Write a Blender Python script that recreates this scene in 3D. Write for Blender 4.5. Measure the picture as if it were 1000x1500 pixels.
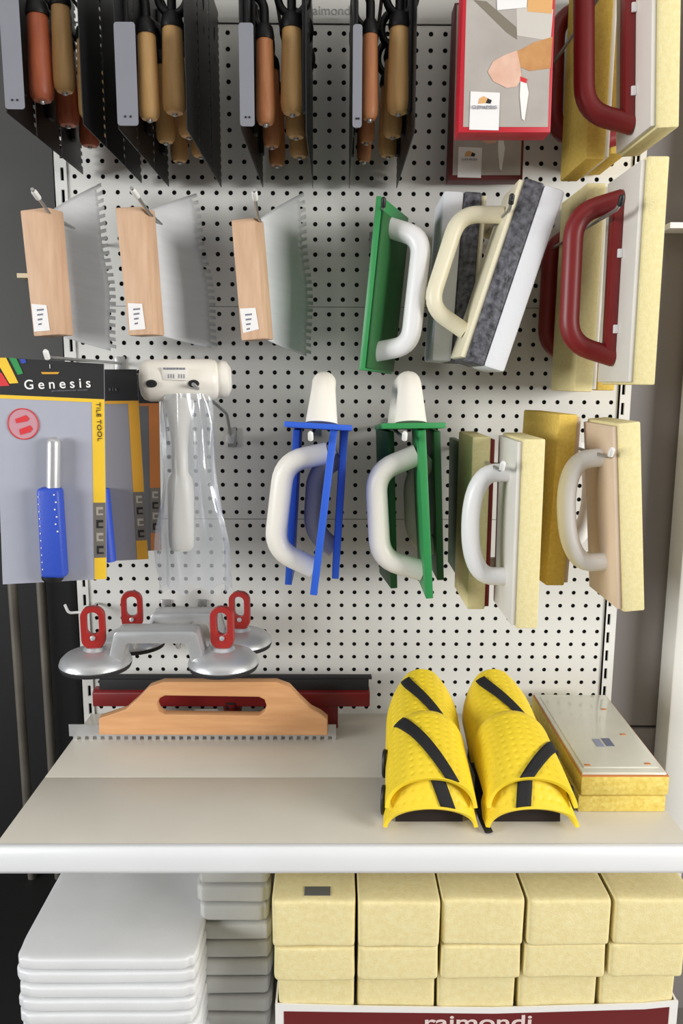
import bpy, bmesh, math, random
import numpy as np
from mathutils import Matrix, Vector
random.seed(7)
S3 = bpy.context.scene
for o in list(bpy.data.objects): bpy.data.objects.remove(o)

# ------------------------------------------------------------------ camera
F_PX, PITCH, YAW, ROLL = 1140.0, .16811639, .00781113, -.00410315
CAM = Vector((.01271843, -1.4588087, 1.3619765))
_f = Vector((math.sin(YAW)*math.cos(PITCH), math.cos(YAW)*math.cos(PITCH), -math.sin(PITCH)))
_r0 = Vector((math.cos(YAW), -math.sin(YAW), 0)); _d0 = _f.cross(_r0)
_r = _r0*math.cos(ROLL) + _d0*math.sin(ROLL); _d = -_r0*math.sin(ROLL) + _d0*math.cos(ROLL)
cam = bpy.data.cameras.new('camera'); co = bpy.data.objects.new('camera', cam); S3.collection.objects.link(co)
cam.sensor_fit = 'VERTICAL'; cam.sensor_height = 36; cam.lens = 36*F_PX/1500; cam.clip_start = .02
co.matrix_world = Matrix(((_r.x, -_d.x, -_f.x, CAM.x), (_r.y, -_d.y, -_f.y, CAM.y), (_r.z, -_d.z, -_f.z, CAM.z), (0, 0, 0, 1)))
S3.camera = co

# ------------------------------------------------------------------ light
S3.view_settings.view_transform = 'Standard'; S3.view_settings.look = 'None'
S3.view_settings.exposure = -0.12; S3.view_settings.gamma = 1; S3.view_settings.use_curve_mapping = False
w = bpy.data.worlds.new('world'); S3.world = w; w.use_nodes = True
w.node_tree.nodes['Background'].inputs[0].default_value = (.80, .84, .90, 1)
w.node_tree.nodes['Background'].inputs[1].default_value = .04
def area(name, loc, target, sx, sy, power, col=(1, 1, 1)):
    l = bpy.data.lights.new(name, 'AREA'); l.shape = 'RECTANGLE'; l.size = sx; l.size_y = sy; l.energy = power; l.color = col
    o = bpy.data.objects.new(name, l); S3.collection.objects.link(o); o.location = loc
    o.rotation_euler = (Vector(target)-Vector(loc)).to_track_quat('-Z', 'Y').to_euler()
area('shop_window_right', (3.2, -2.3, 1.66), (.1, 0, 1.35), 1.9, 1.1, 165, (1, .985, .96))
area('shop_window_left', (-3.3, -2.1, 1.64), (0, 0, 1.35), 1.7, 1.0, 130, (.97, .985, 1))
area('front_fill', (.3, -4.6, 1.6), (.05, 0, 1.2), 3.0, .8, 8, (1, .985, .95))  # added weak fill from the front, not a light of the shop
area('ceiling_lamp', (.25, -1.9, 3.1), (.1, -.3, .6), 2.4, .35, 3.5, (1, .98, .94))

# ------------------------------------------------------------------ helpers
def at(px, py, Y=None, Z=None):
    d = _f + _r*((px-500)/F_PX) + _d*((py-750)/F_PX)
    t = (Y-CAM.y)/d.y if Y is not None else (Z-CAM.z)/d.z
    return CAM + d*t
def lin(c):
    return tuple((x/255/12.92 if x/255 <= .04045 else ((x/255+.055)/1.055)**2.4) for x in c)
MATS = {}
def mat(name, rgb, rough=.5, metal=0.0, var=0.0, vscale=20, bump=0.0, bscale=200, btype='NOISE', stretch=None, rgb2=None, coat=0, spec=.5, sheen=0, subs=0):
    if name in MATS: return MATS[name]
    m = bpy.data.materials.new(name); m.use_nodes = True; nt = m.node_tree; b = nt.nodes['Principled BSDF']
    c = (*lin(rgb), 1)
    b.inputs['Base Color'].default_value = c; b.inputs['Roughness'].default_value = rough; b.inputs['Metallic'].default_value = metal
    b.inputs['Specular IOR Level'].default_value = spec
    if coat: b.inputs['Coat Weight'].default_value = coat
    if subs: b.inputs['Subsurface Weight'].default_value = subs; b.inputs['Subsurface Radius'].default_value = (.01, .008, .005)
    tc = nt.nodes.new('ShaderNodeTexCoord'); mp = nt.nodes.new('ShaderNodeMapping'); nt.links.new(tc.outputs['Object'], mp.inputs[0])
    if stretch: mp.inputs['Scale'].default_value = stretch
    if var or rgb2:
        n = nt.nodes.new('ShaderNodeTexNoise'); n.inputs['Scale'].default_value = vscale; n.inputs['Detail'].default_value = 5
        nt.links.new(mp.outputs[0], n.inputs[0])
        r = nt.nodes.new('ShaderNodeValToRGB'); nt.links.new(n.outputs[0], r.inputs[0])
        r.color_ramp.elements[0].position = .3; r.color_ramp.elements[1].position = .7
        c2 = (*lin(rgb2), 1) if rgb2 else tuple([min(1, x*(1-var)) for x in c[:3]])+(1,)
        r.color_ramp.elements[0].color = c2; r.color_ramp.elements[1].color = c
        nt.links.new(r.outputs[0], b.inputs['Base Color'])
    if bump:
        if btype == 'VORONOI': n = nt.nodes.new('ShaderNodeTexVoronoi')
        else: n = nt.nodes.new('ShaderNodeTexNoise'); n.inputs['Detail'].default_value = 4
        n.inputs['Scale'].default_value = bscale; nt.links.new(mp.outputs[0], n.inputs[0])
        bp = nt.nodes.new('ShaderNodeBump'); bp.inputs['Strength'].default_value = bump; bp.inputs['Distance'].default_value = .002
        nt.links.new(n.outputs[0], bp.inputs['Height']); nt.links.new(bp.outputs[0], b.inputs['Normal'])
    MATS[name] = m; return m
def film(name, rgb, amount, rough=.15, wr=0):
    m = bpy.data.materials.new(name); m.use_nodes = True; nt = m.node_tree; nt.nodes.remove(nt.nodes['Principled BSDF'])
    out = nt.nodes['Material Output']; t = nt.nodes.new('ShaderNodeBsdfTransparent'); g = nt.nodes.new('ShaderNodeBsdfGlossy')
    g.inputs['Roughness'].default_value = rough; g.inputs['Color'].default_value = (.95, .96, 1, 1)
    t.inputs['Color'].default_value = (.96, .97, .98, 1)
    d = nt.nodes.new('ShaderNodeBsdfDiffuse'); d.inputs['Color'].default_value = (*lin(rgb), 1)
    m1 = nt.nodes.new('ShaderNodeMixShader'); m1.inputs[0].default_value = amount
    nt.links.new(t.outputs[0], m1.inputs[1]); nt.links.new(d.outputs[0], m1.inputs[2])
    lw = nt.nodes.new('ShaderNodeLayerWeight'); lw.inputs[0].default_value = .25
    m2 = nt.nodes.new('ShaderNodeMixShader'); nt.links.new(lw.outputs['Facing'], m2.inputs[0])
    mul = nt.nodes.new('ShaderNodeMath'); mul.operation = 'MULTIPLY_ADD'; mul.inputs[1].default_value = .5; mul.inputs[2].default_value = .07
    nt.links.new(lw.outputs['Facing'], mul.inputs[0]); nt.links.new(mul.outputs[0], m2.inputs[0])
    nt.links.new(m1.outputs[0], m2.inputs[1]); nt.links.new(g.outputs[0], m2.inputs[2]); nt.links.new(m2.outputs[0], out.inputs[0])
    return m

class MB:
    def __init__(s): s.v = []; s.f = []
    def add(s, vs, fs):
        n = len(s.v); s.v += [tuple(x) for x in vs]; s.f += [tuple(i+n for i in f) for f in fs]; return s
    def hexa(s, b, t):
        return s.add(list(b)+list(t), [(3, 2, 1, 0), (4, 5, 6, 7), (0, 1, 5, 4), (1, 2, 6, 5), (2, 3, 7, 6), (3, 0, 4, 7)])
    def box(s, x0, x1, y0, y1, z0, z1):
        return s.hexa([(x0, y0, z0), (x1, y0, z0), (x1, y1, z0), (x0, y1, z0)], [(x0, y0, z1), (x1, y0, z1), (x1, y1, z1), (x0, y1, z1)])
    def prism(s, pts, off):          # planar 3-D outline moved by off
        n = len(pts); off = Vector(off); a = [Vector(p) for p in pts]
        return s.add(a+[p+off for p in a], [tuple(range(n))[::-1], tuple(range(n, 2*n))]+[(i, (i+1) % n, n+(i+1) % n, n+i) for i in range(n)])
    def tube(s, path, ra, rb=None, nrm=None, n=14, closed=False, cap=True):
        P = [Vector(p) for p in path]; m = len(P); rb = ra if rb is None else rb
        A = ra if hasattr(ra, '__len__') else [ra]*m; B = rb if hasattr(rb, '__len__') else [rb]*m
        vs = []; prev = None
        for i in range(m):
            t = (P[(i+1) % m]-P[i-1]) if closed else (P[min(i+1, m-1)]-P[max(i-1, 0)])
            t.normalize()
            if nrm is not None: bn = Vector(nrm)
            else:
                if prev is None: prev = Vector((0, 0, 1)) if abs(t.z) < .9 else Vector((1, 0, 0))
                bn = prev - t*prev.dot(t); bn.normalize(); prev = bn
            nn = bn.cross(t); nn.normalize(); k = 1
            if nrm is not None and not closed and 0 < i < m-1:
                a = (P[i]-P[i-1]).normalized(); c = max(.5, a.dot(t)); k = 1/c
            for j in range(n):
                q = 2*math.pi*j/n; vs.append(P[i]+nn*(A[i]*k*math.cos(q))+bn*(B[i]*math.sin(q)))
        fs = []
        for i in range(m if closed else m-1):
            for j in range(n):
                a, b = i*n+j, i*n+(j+1) % n; c, d = ((i+1) % m)*n+(j+1) % n, ((i+1) % m)*n+j
                fs.append((a, b, c, d))
        if cap and not closed: fs += [tuple(range(n))[::-1], tuple(range((m-1)*n, m*n))]
        return s.add(vs, fs)
    def lathe(s, prof, o=(0, 0, 0), ax=(0, 0, 1), n=28, sx=1, sy=1):
        ax = Vector(ax).normalized(); u = Vector((0, 1, 0)) if abs(ax.y) < .9 else Vector((1, 0, 0))
        e1 = (u-ax*u.dot(ax)).normalized(); e2 = ax.cross(e1); o = Vector(o); vs = []
        for r, h in prof:
            r = max(r, 1e-5)
            for j in range(n):
                q = 2*math.pi*j/n; vs.append(o+ax*h+e1*(r*sx*math.cos(q))+e2*(r*sy*math.sin(q)))
        m = len(prof)
        fs = [(i*n+j, i*n+(j+1) % n, (i+1)*n+(j+1) % n, (i+1)*n+j) for i in range(m-1) for j in range(n)]
        fs += [tuple(range(n))[::-1], tuple(range((m-1)*n, m*n))]
        return s.add(vs, fs)
    def grid(s, fn, nu, nv, closeu=False):
        vs = [fn(i/(nu if closeu else nu-1), j/(nv-1)) for j in range(nv) for i in range(nu)]
        fs = []
        for j in range(nv-1):
            for i in range(nu if closeu else nu-1):
                i2 = (i+1) % nu; fs.append((j*nu+i, j*nu+i2, (j+1)*nu+i2, (j+1)*nu+i))
        return s.add(vs, fs)
COL = S3.collection
def finish(me, smooth=True, ang=38):
    bm = bmesh.new(); bm.from_mesh(me); bmesh.ops.recalc_face_normals(bm, faces=bm.faces); bm.to_mesh(me); bm.free()
    if smooth:
        me.polygons.foreach_set('use_smooth', [True]*len(me.polygons)); me.set_sharp_from_angle(angle=math.radians(ang))
def obj(name, mb, m, parent=None, bevel=0, seg=2, world=False, smooth=True, recalc=True):
    vs = mb.v
    if world and parent is not None:
        inv = parent.matrix_basis.inverted(); vs = [tuple(inv @ Vector(v)) for v in vs]
    me = bpy.data.meshes.new(name); me.from_pydata(vs, [], mb.f); me.update()
    if bevel:
        bm = bmesh.new(); bm.from_mesh(me); bmesh.ops.remove_doubles(bm, verts=bm.verts, dist=1e-7)
        bmesh.ops.recalc_face_normals(bm, faces=bm.faces)
        es = [e for e in bm.edges if len(e.link_faces) == 2 and e.calc_face_angle(0) > .5]
        bmesh.ops.bevel(bm, geom=es, offset=bevel, segments=seg, affect='EDGES', profile=.5, clamp_overlap=True)
        bm.to_mesh(me); bm.free()
    finish(me, smooth)
    me.materials.append(m); o = bpy.data.objects.new(name, me); COL.objects.link(o)
    if parent is not None: o.parent = parent
    return o
def thing(name, label, cat, loc=(0, 0, 0), group=None, M=None):
    o = bpy.data.objects.new(name, None); o.empty_display_size = .02; COL.objects.link(o)
    if M is not None: o.matrix_basis = M
    else: o.matrix_basis = Matrix.Translation(Vector(loc))
    return tag(o, label, cat, group)
def tag(o, label, cat, group=None):
    o['label'] = label; o['category'] = cat
    if group: o['group'] = group
    return o
def struct(o): o['kind'] = 'structure'; return o
def dup(root, M, label, group=None):
    r = root.copy(); COL.objects.link(r); r.matrix_basis = M; r['label'] = label
    if group: r['group'] = group
    for ch in list(root.children):
        c = ch.copy(); COL.objects.link(c); c.parent = r
        for g in list(ch.children):
            d = g.copy(); COL.objects.link(d); d.parent = c
    return r
def round_poly(pts, r, n=6):
    if len(pts[0]) == 2: return [(v.x, v.y) for v in round_poly([(p[0], p[1], 0) for p in pts], r, n)]
    out = []; m = len(pts)
    for i in range(m):
        p = Vector(pts[i])
        if i == 0 or i == m-1: out.append(p); continue
        a = Vector(pts[i-1])-p; b = Vector(pts[i+1])-p
        k = min(r, a.length*.49 if i-1 > 0 else a.length*.9, b.length*.49 if i+1 < m-1 else b.length*.9); p0 = p+a.normalized()*k; p1 = p+b.normalized()*k
        for j in range(n+1):
            t = j/n; out.append(p0*(1-t)**2+p*2*t*(1-t)+p1*t*t)
    return out
def rrect(x0, x1, y0, y1, r, n=5):
    pts = []
    for cx, cy, a0 in ((x1-r, y1-r, 0), (x0+r, y1-r, 90), (x0+r, y0+r, 180), (x1-r, y0+r, 270)):
        for j in range(n+1):
            q = math.radians(a0+90*j/n); pts.append((cx+r*math.cos(q), cy+r*math.sin(q)))
    return pts
def plate(name, loops, th, m, parent, M=None, bevel=.0008):
    """flat plate with holes: 2-D loops in XZ, thickness along Y (centred), via a filled curve turned into a mesh"""
    cu = bpy.data.curves.new(name, 'CURVE'); cu.dimensions = '2D'; cu.fill_mode = 'BOTH'; cu.extrude = th/2-bevel; cu.bevel_depth = bevel; cu.bevel_resolution = 1; cu.offset = -bevel
    for lp in loops:
        sp = cu.splines.new('POLY'); sp.points.add(len(lp)-1); sp.use_cyclic_u = True
        for p, q in zip(sp.points, lp): p.co = (q[0], q[1], 0, 1)
    t = bpy.data.objects.new('tmp', cu); COL.objects.link(t)
    dg = bpy.context.evaluated_depsgraph_get(); me = bpy.data.meshes.new_from_object(t.evaluated_get(dg))
    bpy.data.objects.remove(t); bpy.data.curves.remove(cu)
    me.transform(Matrix.Rotation(math.pi/2, 4, 'X'))
    if M is not None: me.transform(M)
    finish(me); me.name = name; me.materials.clear(); me.materials.append(m)
    o = bpy.data.objects.new(name, me); COL.objects.link(o)
    if parent is not None: o.parent = parent
    return o
def text(name, s, m, parent, M, size, world=False, ext=.0002, fit=None, bold=0):
    cu = bpy.data.curves.new(name, 'FONT'); cu.body = s; cu.size = size; cu.extrude = ext; cu.align_x = 'CENTER'; cu.align_y = 'CENTER'; cu.offset = bold
    t = bpy.data.objects.new('tmp', cu); COL.objects.link(t)
    dg = bpy.context.evaluated_depsgraph_get(); me = bpy.data.meshes.new_from_object(t.evaluated_get(dg))
    bpy.data.objects.remove(t); bpy.data.curves.remove(cu)
    if fit:
        xs = [v.co.x for v in me.vertices]; ys = [v.co.y for v in me.vertices]; kx = fit[0]/(max(xs)-min(xs)); ky = fit[1]/(max(ys)-min(ys)); mx, my = (max(xs)+min(xs))/2, (max(ys)+min(ys))/2
        for v in me.vertices: v.co.x = (v.co.x-mx)*kx; v.co.y = (v.co.y-my)*ky
    if world and parent is not None: M = parent.matrix_basis.inverted() @ M
    me.transform(M); me.name = name; me.materials.clear(); me.materials.append(m)
    o = bpy.data.objects.new(name, me); COL.objects.link(o)
    if parent is not None: o.parent = parent
    return o
FRONT = Matrix.Rotation(math.pi/2, 4, 'X')          # text facing the shopper (-Y)

# ------------------------------------------------------------------ materials
white_paint = mat('white_paint', (222, 221, 216), .42, var=.05, vscale=6)
peg_paint = mat('pegboard_paint', (216, 215, 209), .45, var=.04, vscale=5)
shelf_paint = mat('shelf_paint', (214, 208, 194), .38, var=.06, vscale=7)
lip_paint = mat('shelf_lip_paint', (224, 225, 226), .35, var=.03, vscale=9)
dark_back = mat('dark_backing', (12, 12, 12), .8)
grey_wall = mat('grey_panel', (134, 128, 126), .42, var=.12, vscale=3)
dark_wall = mat('dark_grey_panel', (70, 69, 67), .45, var=.2, vscale=3)
shade_black = mat('recess_shade_black', (16, 16, 15), .6)  # near-black colour standing in for deep shade at the lower left
pipe_metal = mat('dull_steel_pipe', (112, 106, 96), .5, .3, var=.3, vscale=12)
floor_m = mat('floor_tile', (110, 106, 100), .4, var=.1)
ceil_m = mat('ceiling_paint', (210, 208, 204), .8, var=.03)
steel = mat('brushed_steel', (240, 241, 243), .26, .30, var=.06, vscale=8, stretch=(1, 1, 14))
steel_dark = mat('blued_trowel_steel', (70, 70, 72), .42, .9, var=.15, vscale=15)
mount_m = mat('grey_guard_plastic', (124, 125, 133), .55, var=.06)
black_metal = mat('black_metal', (26, 26, 27), .5, .2)
black_plastic = mat('black_plastic', (17, 17, 18), .5)
black_rubber = mat('black_rubber', (30, 29, 31), .75, bump=.1)
wood = mat('beech_wood', (236, 192, 130), .5, rgb2=(222, 172, 108), vscale=18, stretch=(6, 6, 1), bump=.05, bscale=80)
wood_red = mat('red_stained_wood', (196, 108, 72), .45, rgb2=(172, 88, 60), vscale=18, stretch=(6, 6, 1))
wood_mix = mat('tan_red_wood', (222, 156, 104), .45, rgb2=(200, 124, 84), vscale=18, stretch=(6, 6, 1))
wood_block = mat('pale_wood_block', (208, 174, 144), .6, rgb2=(190, 154, 124), vscale=12, stretch=(8, 8, 1), bump=.05, bscale=60)
wood_board = mat('beech_board', (214, 162, 114), .55, rgb2=(196, 142, 94), vscale=10, stretch=(1, 8, 8), bump=.05, bscale=90)
sponge = mat('cream_yellow_sponge', (230, 219, 170), .95, rgb2=(222, 208, 152), vscale=160, bump=.35, bscale=420, spec=.1)
sponge_d = mat('golden_sponge', (226, 196, 104), .95, rgb2=(212, 178, 84), vscale=160, bump=.35, bscale=420, spec=.1)
sponge_b = mat('pale_block_sponge', (231, 219, 168), .95, rgb2=(224, 208, 152), vscale=120, bump=.3, bscale=420, spec=.1)
plate_w = mat('white_backing_plate', (222, 218, 208), .5, var=.04)
plate_t = mat('tan_backing_plate', (214, 192, 168), .55, var=.08)
red_pl = mat('dark_red_plastic', (126, 28, 28), .42, var=.1)
red_bright = mat('red_lever_plastic', (156, 38, 34), .4)
white_pl = mat('white_plastic', (232, 231, 230), .38, subs=.05)
cream_pl = mat('cream_plastic', (232, 224, 196), .38, subs=.05)
ivory_pl = mat('ivory_plastic', (230, 225, 214), .4, subs=.05)
green_pl = mat('green_plastic', (46, 138, 74), .45)
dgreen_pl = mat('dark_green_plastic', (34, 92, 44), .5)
blue_pl = mat('blue_plastic', (44, 92, 200), .42)
white_felt = mat('white_felt', (226, 227, 230), .85, bump=.3, bscale=150)
black_scour = mat('black_scouring_pad', (24, 24, 28), .5, rgb2=(112, 112, 120), vscale=110, bump=.8, bscale=260)
sticker = mat('white_sticker', (228, 226, 224), .6)
ink = mat('grey_ink', (120, 120, 130), .7)
ink_black = mat('black_ink', (20, 20, 20), .6)
card_body = mat('grey_lilac_card', (164, 166, 178), .55, var=.04, vscale=60)
card_body_shaded = mat('shaded_grey_card', (132, 130, 136), .55)
card_yellow = mat('yellow_print', (232, 190, 44), .5)
card_amber = mat('amber_print', (208, 152, 44), .5)
stamp_red = mat('red_print', (206, 44, 50), .5)
stamp_pink = mat('pink_print', (190, 138, 148), .5)
print_green = mat('green_print', (40, 140, 70), .5)
print_blue = mat('blue_print', (44, 70, 170), .5)
blue_grip = mat('blue_grip', (44, 76, 182), .5, bump=.15)
alu = mat('cast_aluminium', (200, 201, 202), .36, .6, var=.08, vscale=25)
yellow_pad = mat('yellow_kneepad_plastic', (236, 206, 44), .5)
pad_foam = mat('brown_foam', (120, 72, 40), .9, var=.2)
strap_m = mat('black_webbing', (20, 20, 21), .8, bump=.2, bscale=400)
box_red = mat('red_carton', (186, 28, 44), .5)
box_red_shaded = mat('shaded_red_carton', (92, 20, 20), .55)
box_grey = mat('carton_picture_stone', (178, 172, 164), .55, rgb2=(160, 152, 145), vscale=14)
box_taupe = mat('carton_picture_shade', (120, 112, 98), .6)
box_light = mat('carton_picture_light', (196, 190, 182), .6)
skin_m = mat('printed_skin', (222, 186, 166), .6, rgb2=(206, 160, 136), vscale=40)
sleeve_m = mat('printed_sleeve', (196, 146, 92), .6, rgb2=(180, 124, 72), vscale=60)
orange_m = mat('printed_orange', (214, 164, 104), .6)
foam_pack = mat('white_foam_sheet', (224, 225, 226), .5, var=.06, vscale=12, bump=.25, bscale=30, coat=.25)
foam_grey = mat('grey_foam_sheet', (196, 196, 192), .6, var=.1, vscale=10, bump=.2, bscale=30)
carton_w = mat('white_carton', (230, 228, 224), .6)
carton_r = mat('maroon_print', (104, 26, 28), .55)
clear_lid = mat('clear_lid', (216, 214, 198), .25, var=.06, vscale=25, coat=.5)
yellow_edge = mat('yellow_sponge_edge', (232, 212, 122), .9, rgb2=(212, 184, 88), vscale=150, bump=.3, bscale=300, spec=.1)
orange_edge = mat('orange_rim', (206, 132, 70), .6)
hook_m = mat('zinc_hook', (176, 176, 174), .35, .8)
hook_tip = mat('white_hook_tip', (226, 226, 222), .45)
bag_m = film('clear_bag_film', (225, 228, 232), .22)

# ------------------------------------------------------------------ setting
SZ = .7079                                             # shelf top
PZ = .0261382; ROW0 = 1.95
def peg_z(r): return ROW0 - PZ*r
def pegboard():
    mb = MB(); n = 12; hr = .0041
    for r in range(0, 48):
        for c in range(-18, 22):
            cx, cz = .025*c, peg_z(r); hx, hz = .0125, PZ/2
            ring = []
            for j in range(n):
                q = 2*math.pi*(j+.5)/n; ring.append((math.cos(q), math.sin(q)))
            outer = []
            for a, b in ring:
                k = 1/max(abs(a), abs(b)); outer.append((cx+hx*a*k, 0, cz+hz*b*k))
            # make sure the square's corners are covered
            vs = []; order = []
            pts = sorted([(math.atan2(b, a), 'o', (a, b)) for a, b in ring])
            inner = [(cx+hr*a, 0, cz+hr*b) for a, b in ring]; deep = [(cx+hr*a, .0015, cz+hr*b) for a, b in ring]
            base = len(mb.v)
            corners = {1: (cx+hx, 0, cz+hz), 4: (cx-hx, 0, cz+hz), 7: (cx-hx, 0, cz-hz), 10: (cx+hx, 0, cz-hz)}
            mb.v += outer+inner+deep+[corners[k] for k in (1, 4, 7, 10)]
            ci = {1: 3*n, 4: 3*n+1, 7: 3*n+2, 10: 3*n+3}
            for j in range(n):
                k = (j+1) % n
                o1, o2 = outer[j], outer[k]
                q1, q2 = (j+.5)*30, (j+1.5)*30
                corner = None
                for cc, ang in ((1, 45), (4, 135), (7, 225), (10, 315)):
                    if q1 < ang-1e-6 and q2 > ang+1e-6: corner = cc
                if corner: mb.f.append((base+j, base+ci[corner], base+k, base+n+k, base+n+j))
                else: mb.f.append((base+j, base+k, base+n+k, base+n+j))
                mb.f.append((base+n+j, base+n+k, base+2*n+k, base+2*n+j))
    return mb
back = struct(obj('wall_back', pegboard(), peg_paint, smooth=False))
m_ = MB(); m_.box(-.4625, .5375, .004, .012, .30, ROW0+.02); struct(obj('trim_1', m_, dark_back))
zt = ROW0+PZ/2
hd = MB(); hd.box(-.4625, .5375, -.0025, .004, zt+.002, zt+.16); struct(obj('trim_2', hd, peg_paint, bevel=.001))
for zs_ in (peg_z(17.5), peg_z(32.5)):
    s_ = MB(); s_.box(-.4625, .5375, -.0004, .003, zs_-.0006, zs_+.0006); struct(obj('trim_3', s_, mat('seam_grey', (120, 119, 115), .6)))
lw = MB(); lw.box(-.4625, .5375, 0, .004, .30, peg_z(47.5)); struct(obj('trim_4', lw, peg_paint))
# header lettering
tl = text('header_lettering', 'raimondi', mat('pale_grey_ink', (150, 150, 146), .6), None, Matrix.Translation(at(484, 15, -.0032)) @ FRONT, .02, fit=(.076, .014)); tl['kind'] = 'structure'; tl.name = 'trim_5'
# slotted uprights
def upright(x0, x1, xs, name):
    mb = MB(); d = .004; z = .36; zs = []
    while z < 2.12: zs.append(z); z += .037
    for z in zs:
        mb.box(x0, xs-.003, -.003, .002, z, z+.037); mb.box(xs+.003, x1, -.003, .002, z, z+.037)
        mb.box(xs-.003, xs+.003, -.003, .002, z, z+.015)
    mb.box(x0, x0+.002, -.003, .03, .0, 2.12); mb.box(x1-.002, x1, .002, .03, .0, 2.12)
    struct(obj(name, mb, white_paint, smooth=False))
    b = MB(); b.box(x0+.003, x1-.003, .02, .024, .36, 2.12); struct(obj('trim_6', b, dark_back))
upright(-.486, -.4628, -.471, 'trim_left'); upright(.5378, .5600, .546, 'trim_right')
# side panels, floor, ceiling
b = MB(); b.box(-1.6, -.487, .06, .09, 1.06, 2.6); struct(obj('wall_left', b, dark_wall))
b = MB(); b.box(-1.6, -.487, .16, .19, 0, 1.06); struct(obj('wall_left_recess', b, shade_black)); bpy.data.objects['wall_left_recess'].name = 'wall_left_lower'  # black paint carries the shade of the lower recess
b = MB(); b.box(-1.6, -.487, -.40, .15, 0, .28); struct(obj('left_shade_block', b, shade_black)); bpy.data.objects['left_shade_block'].name = 'shade_block'  # added black block covers the lit floor, standing in for shade
b = MB(); b.box(.561, 1.8, .05, .08, .66, 2.6); struct(obj('wall_right', b, grey_wall))
b = MB(); b.box(.561, 1.8, .045, .075, 0, .655); struct(obj('wall_right_lower', b, grey_wall))
b = MB(); b.box(-4, 4, -6, .3, -.02, 0); struct(obj('floor', b, floor_m))
b = MB(); b.box(-4, 4, -6, .3, 3.2, 3.22); struct(obj('ceiling', b, ceil_m))
for px in (28, 69):
    p = at(px, 1000, .1); b = MB(); b.lathe([(.0095, 0), (.0095, 1.06)], (p.x, .1, 0)); struct(obj('trim_7', b, pipe_metal))
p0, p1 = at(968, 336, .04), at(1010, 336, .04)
b = MB(); b.box(p0.x, p1.x+.3, .0, .05, p0.z-.005, p0.z+.005); struct(obj('glint_bar_right', b, mat('white_glint_bar', (236, 236, 236), .4)))  # pale bar standing in for a reflection on the right panel
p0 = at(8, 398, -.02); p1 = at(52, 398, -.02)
b = MB(); b.box(p0.x, p1.x, .03, .06, p0.z-.004, p0.z+.004); struct(obj('glint_bar_left', b, mat('cream_glint_bar', (226, 206, 170), .5)))  # cream bar in place of a reflection on the left panel
# white post right of the shelf
pl = at(984, 1000, -.02)
b = MB(); b.box(pl.x, pl.x+.052, -.02, .04, 0, 2.4); struct(obj('trim_post', b, white_paint, bevel=.004))

# shelf
shx0, shx1, shd = -.470, .526, .452
sh = thing('shelf', 'white metal display shelf under the pegboard, carrying knee pads and tools', 'shelf', (0, -.2, SZ))
b = MB()
prof = [(-.001, SZ), (-shd+.008, SZ), (-shd+.002, SZ-.002), (-shd, SZ-.008), (-shd-.002, SZ-.030), (-shd+.001, SZ-.037), (-shd+.012, SZ-.040), (-shd+.012, SZ-.036), (-.30, SZ-.03), (-.001, SZ-.03)]
top = [(-.001, SZ), (-.2506, SZ), (-.2506, SZ-.03), (-.001, SZ-.03)]
b.prism([(shx0, y, z) for y, z in top], (shx1-shx0, 0, 0)); obj('rear_deck', b, shelf_paint, sh, bevel=.0008, world=True)
b = MB(); b.prism([(shx0, y, z) for y, z in [(-.2516, SZ), (-shd+.012, SZ), (-shd+.012, SZ-.03), (-.2516, SZ-.03)]], (shx1-shx0, 0, 0)); obj('front_deck', b, shelf_paint, sh, bevel=.0008, world=True)
b = MB(); b.prism([(shx0-.002, y, z) for y, z in [(-shd+.0115, SZ+.0012), (-shd+.003, SZ+.0005), (-shd-.001, SZ-.005), (-shd-.003, SZ-.014), (-shd-.003, SZ-.034), (-shd+.001, SZ-.040), (-shd+.0115, SZ-.040)]], (shx1-shx0+.004, 0, 0)); obj('front_lip', b, lip_paint, sh, bevel=.002, world=True)
bs = MB(); bs.box(-.34, .56, -.46, 0, .275, .30); tag(obj('base_shelf', bs, white_paint, bevel=.003), 'white lower shelf under the foam stacks and sponge carton', 'shelf')

# ------------------------------------------------------------------ pegboard hooks
HOOKG = 'peg hooks on the pegboard'
def hook(tip, label, up=.014, tipm=None, r=.0026, drop=.0, base=None, black_stop=False, wall=0.0):
    """wire hook: from the wall straight out, ending in an upturned tip at 'tip'"""
    tip = Vector(tip); x, y, z = tip
    t = thing('peg_hook', label, 'hook', (x, wall, z-up), HOOKG)
    b = MB(); path = round_poly([(x, wall-.001, z-up-drop), (x, y+.012, z-up), (x, y-.004, z)], .008)
    b.tube(path, r); obj('rod', b, hook_m, t, world=True)
    b = MB(); b.lathe([(r*1.1, 0), (r*1.5, .001), (r*1.5, .012), (r*.8, .0145)], (x, y+.002, z-.006), (0, -.55, .83), n=12); obj('tip_cap', b, tipm or hook_tip, t, world=True)
    b = MB(); b.box(x-.009, x+.009, wall-.005, wall-.0005, z-up-.02-drop, z-up+.012-drop); obj('base_clip', b, hook_m, t, bevel=.001, world=True)
    return t

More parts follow.
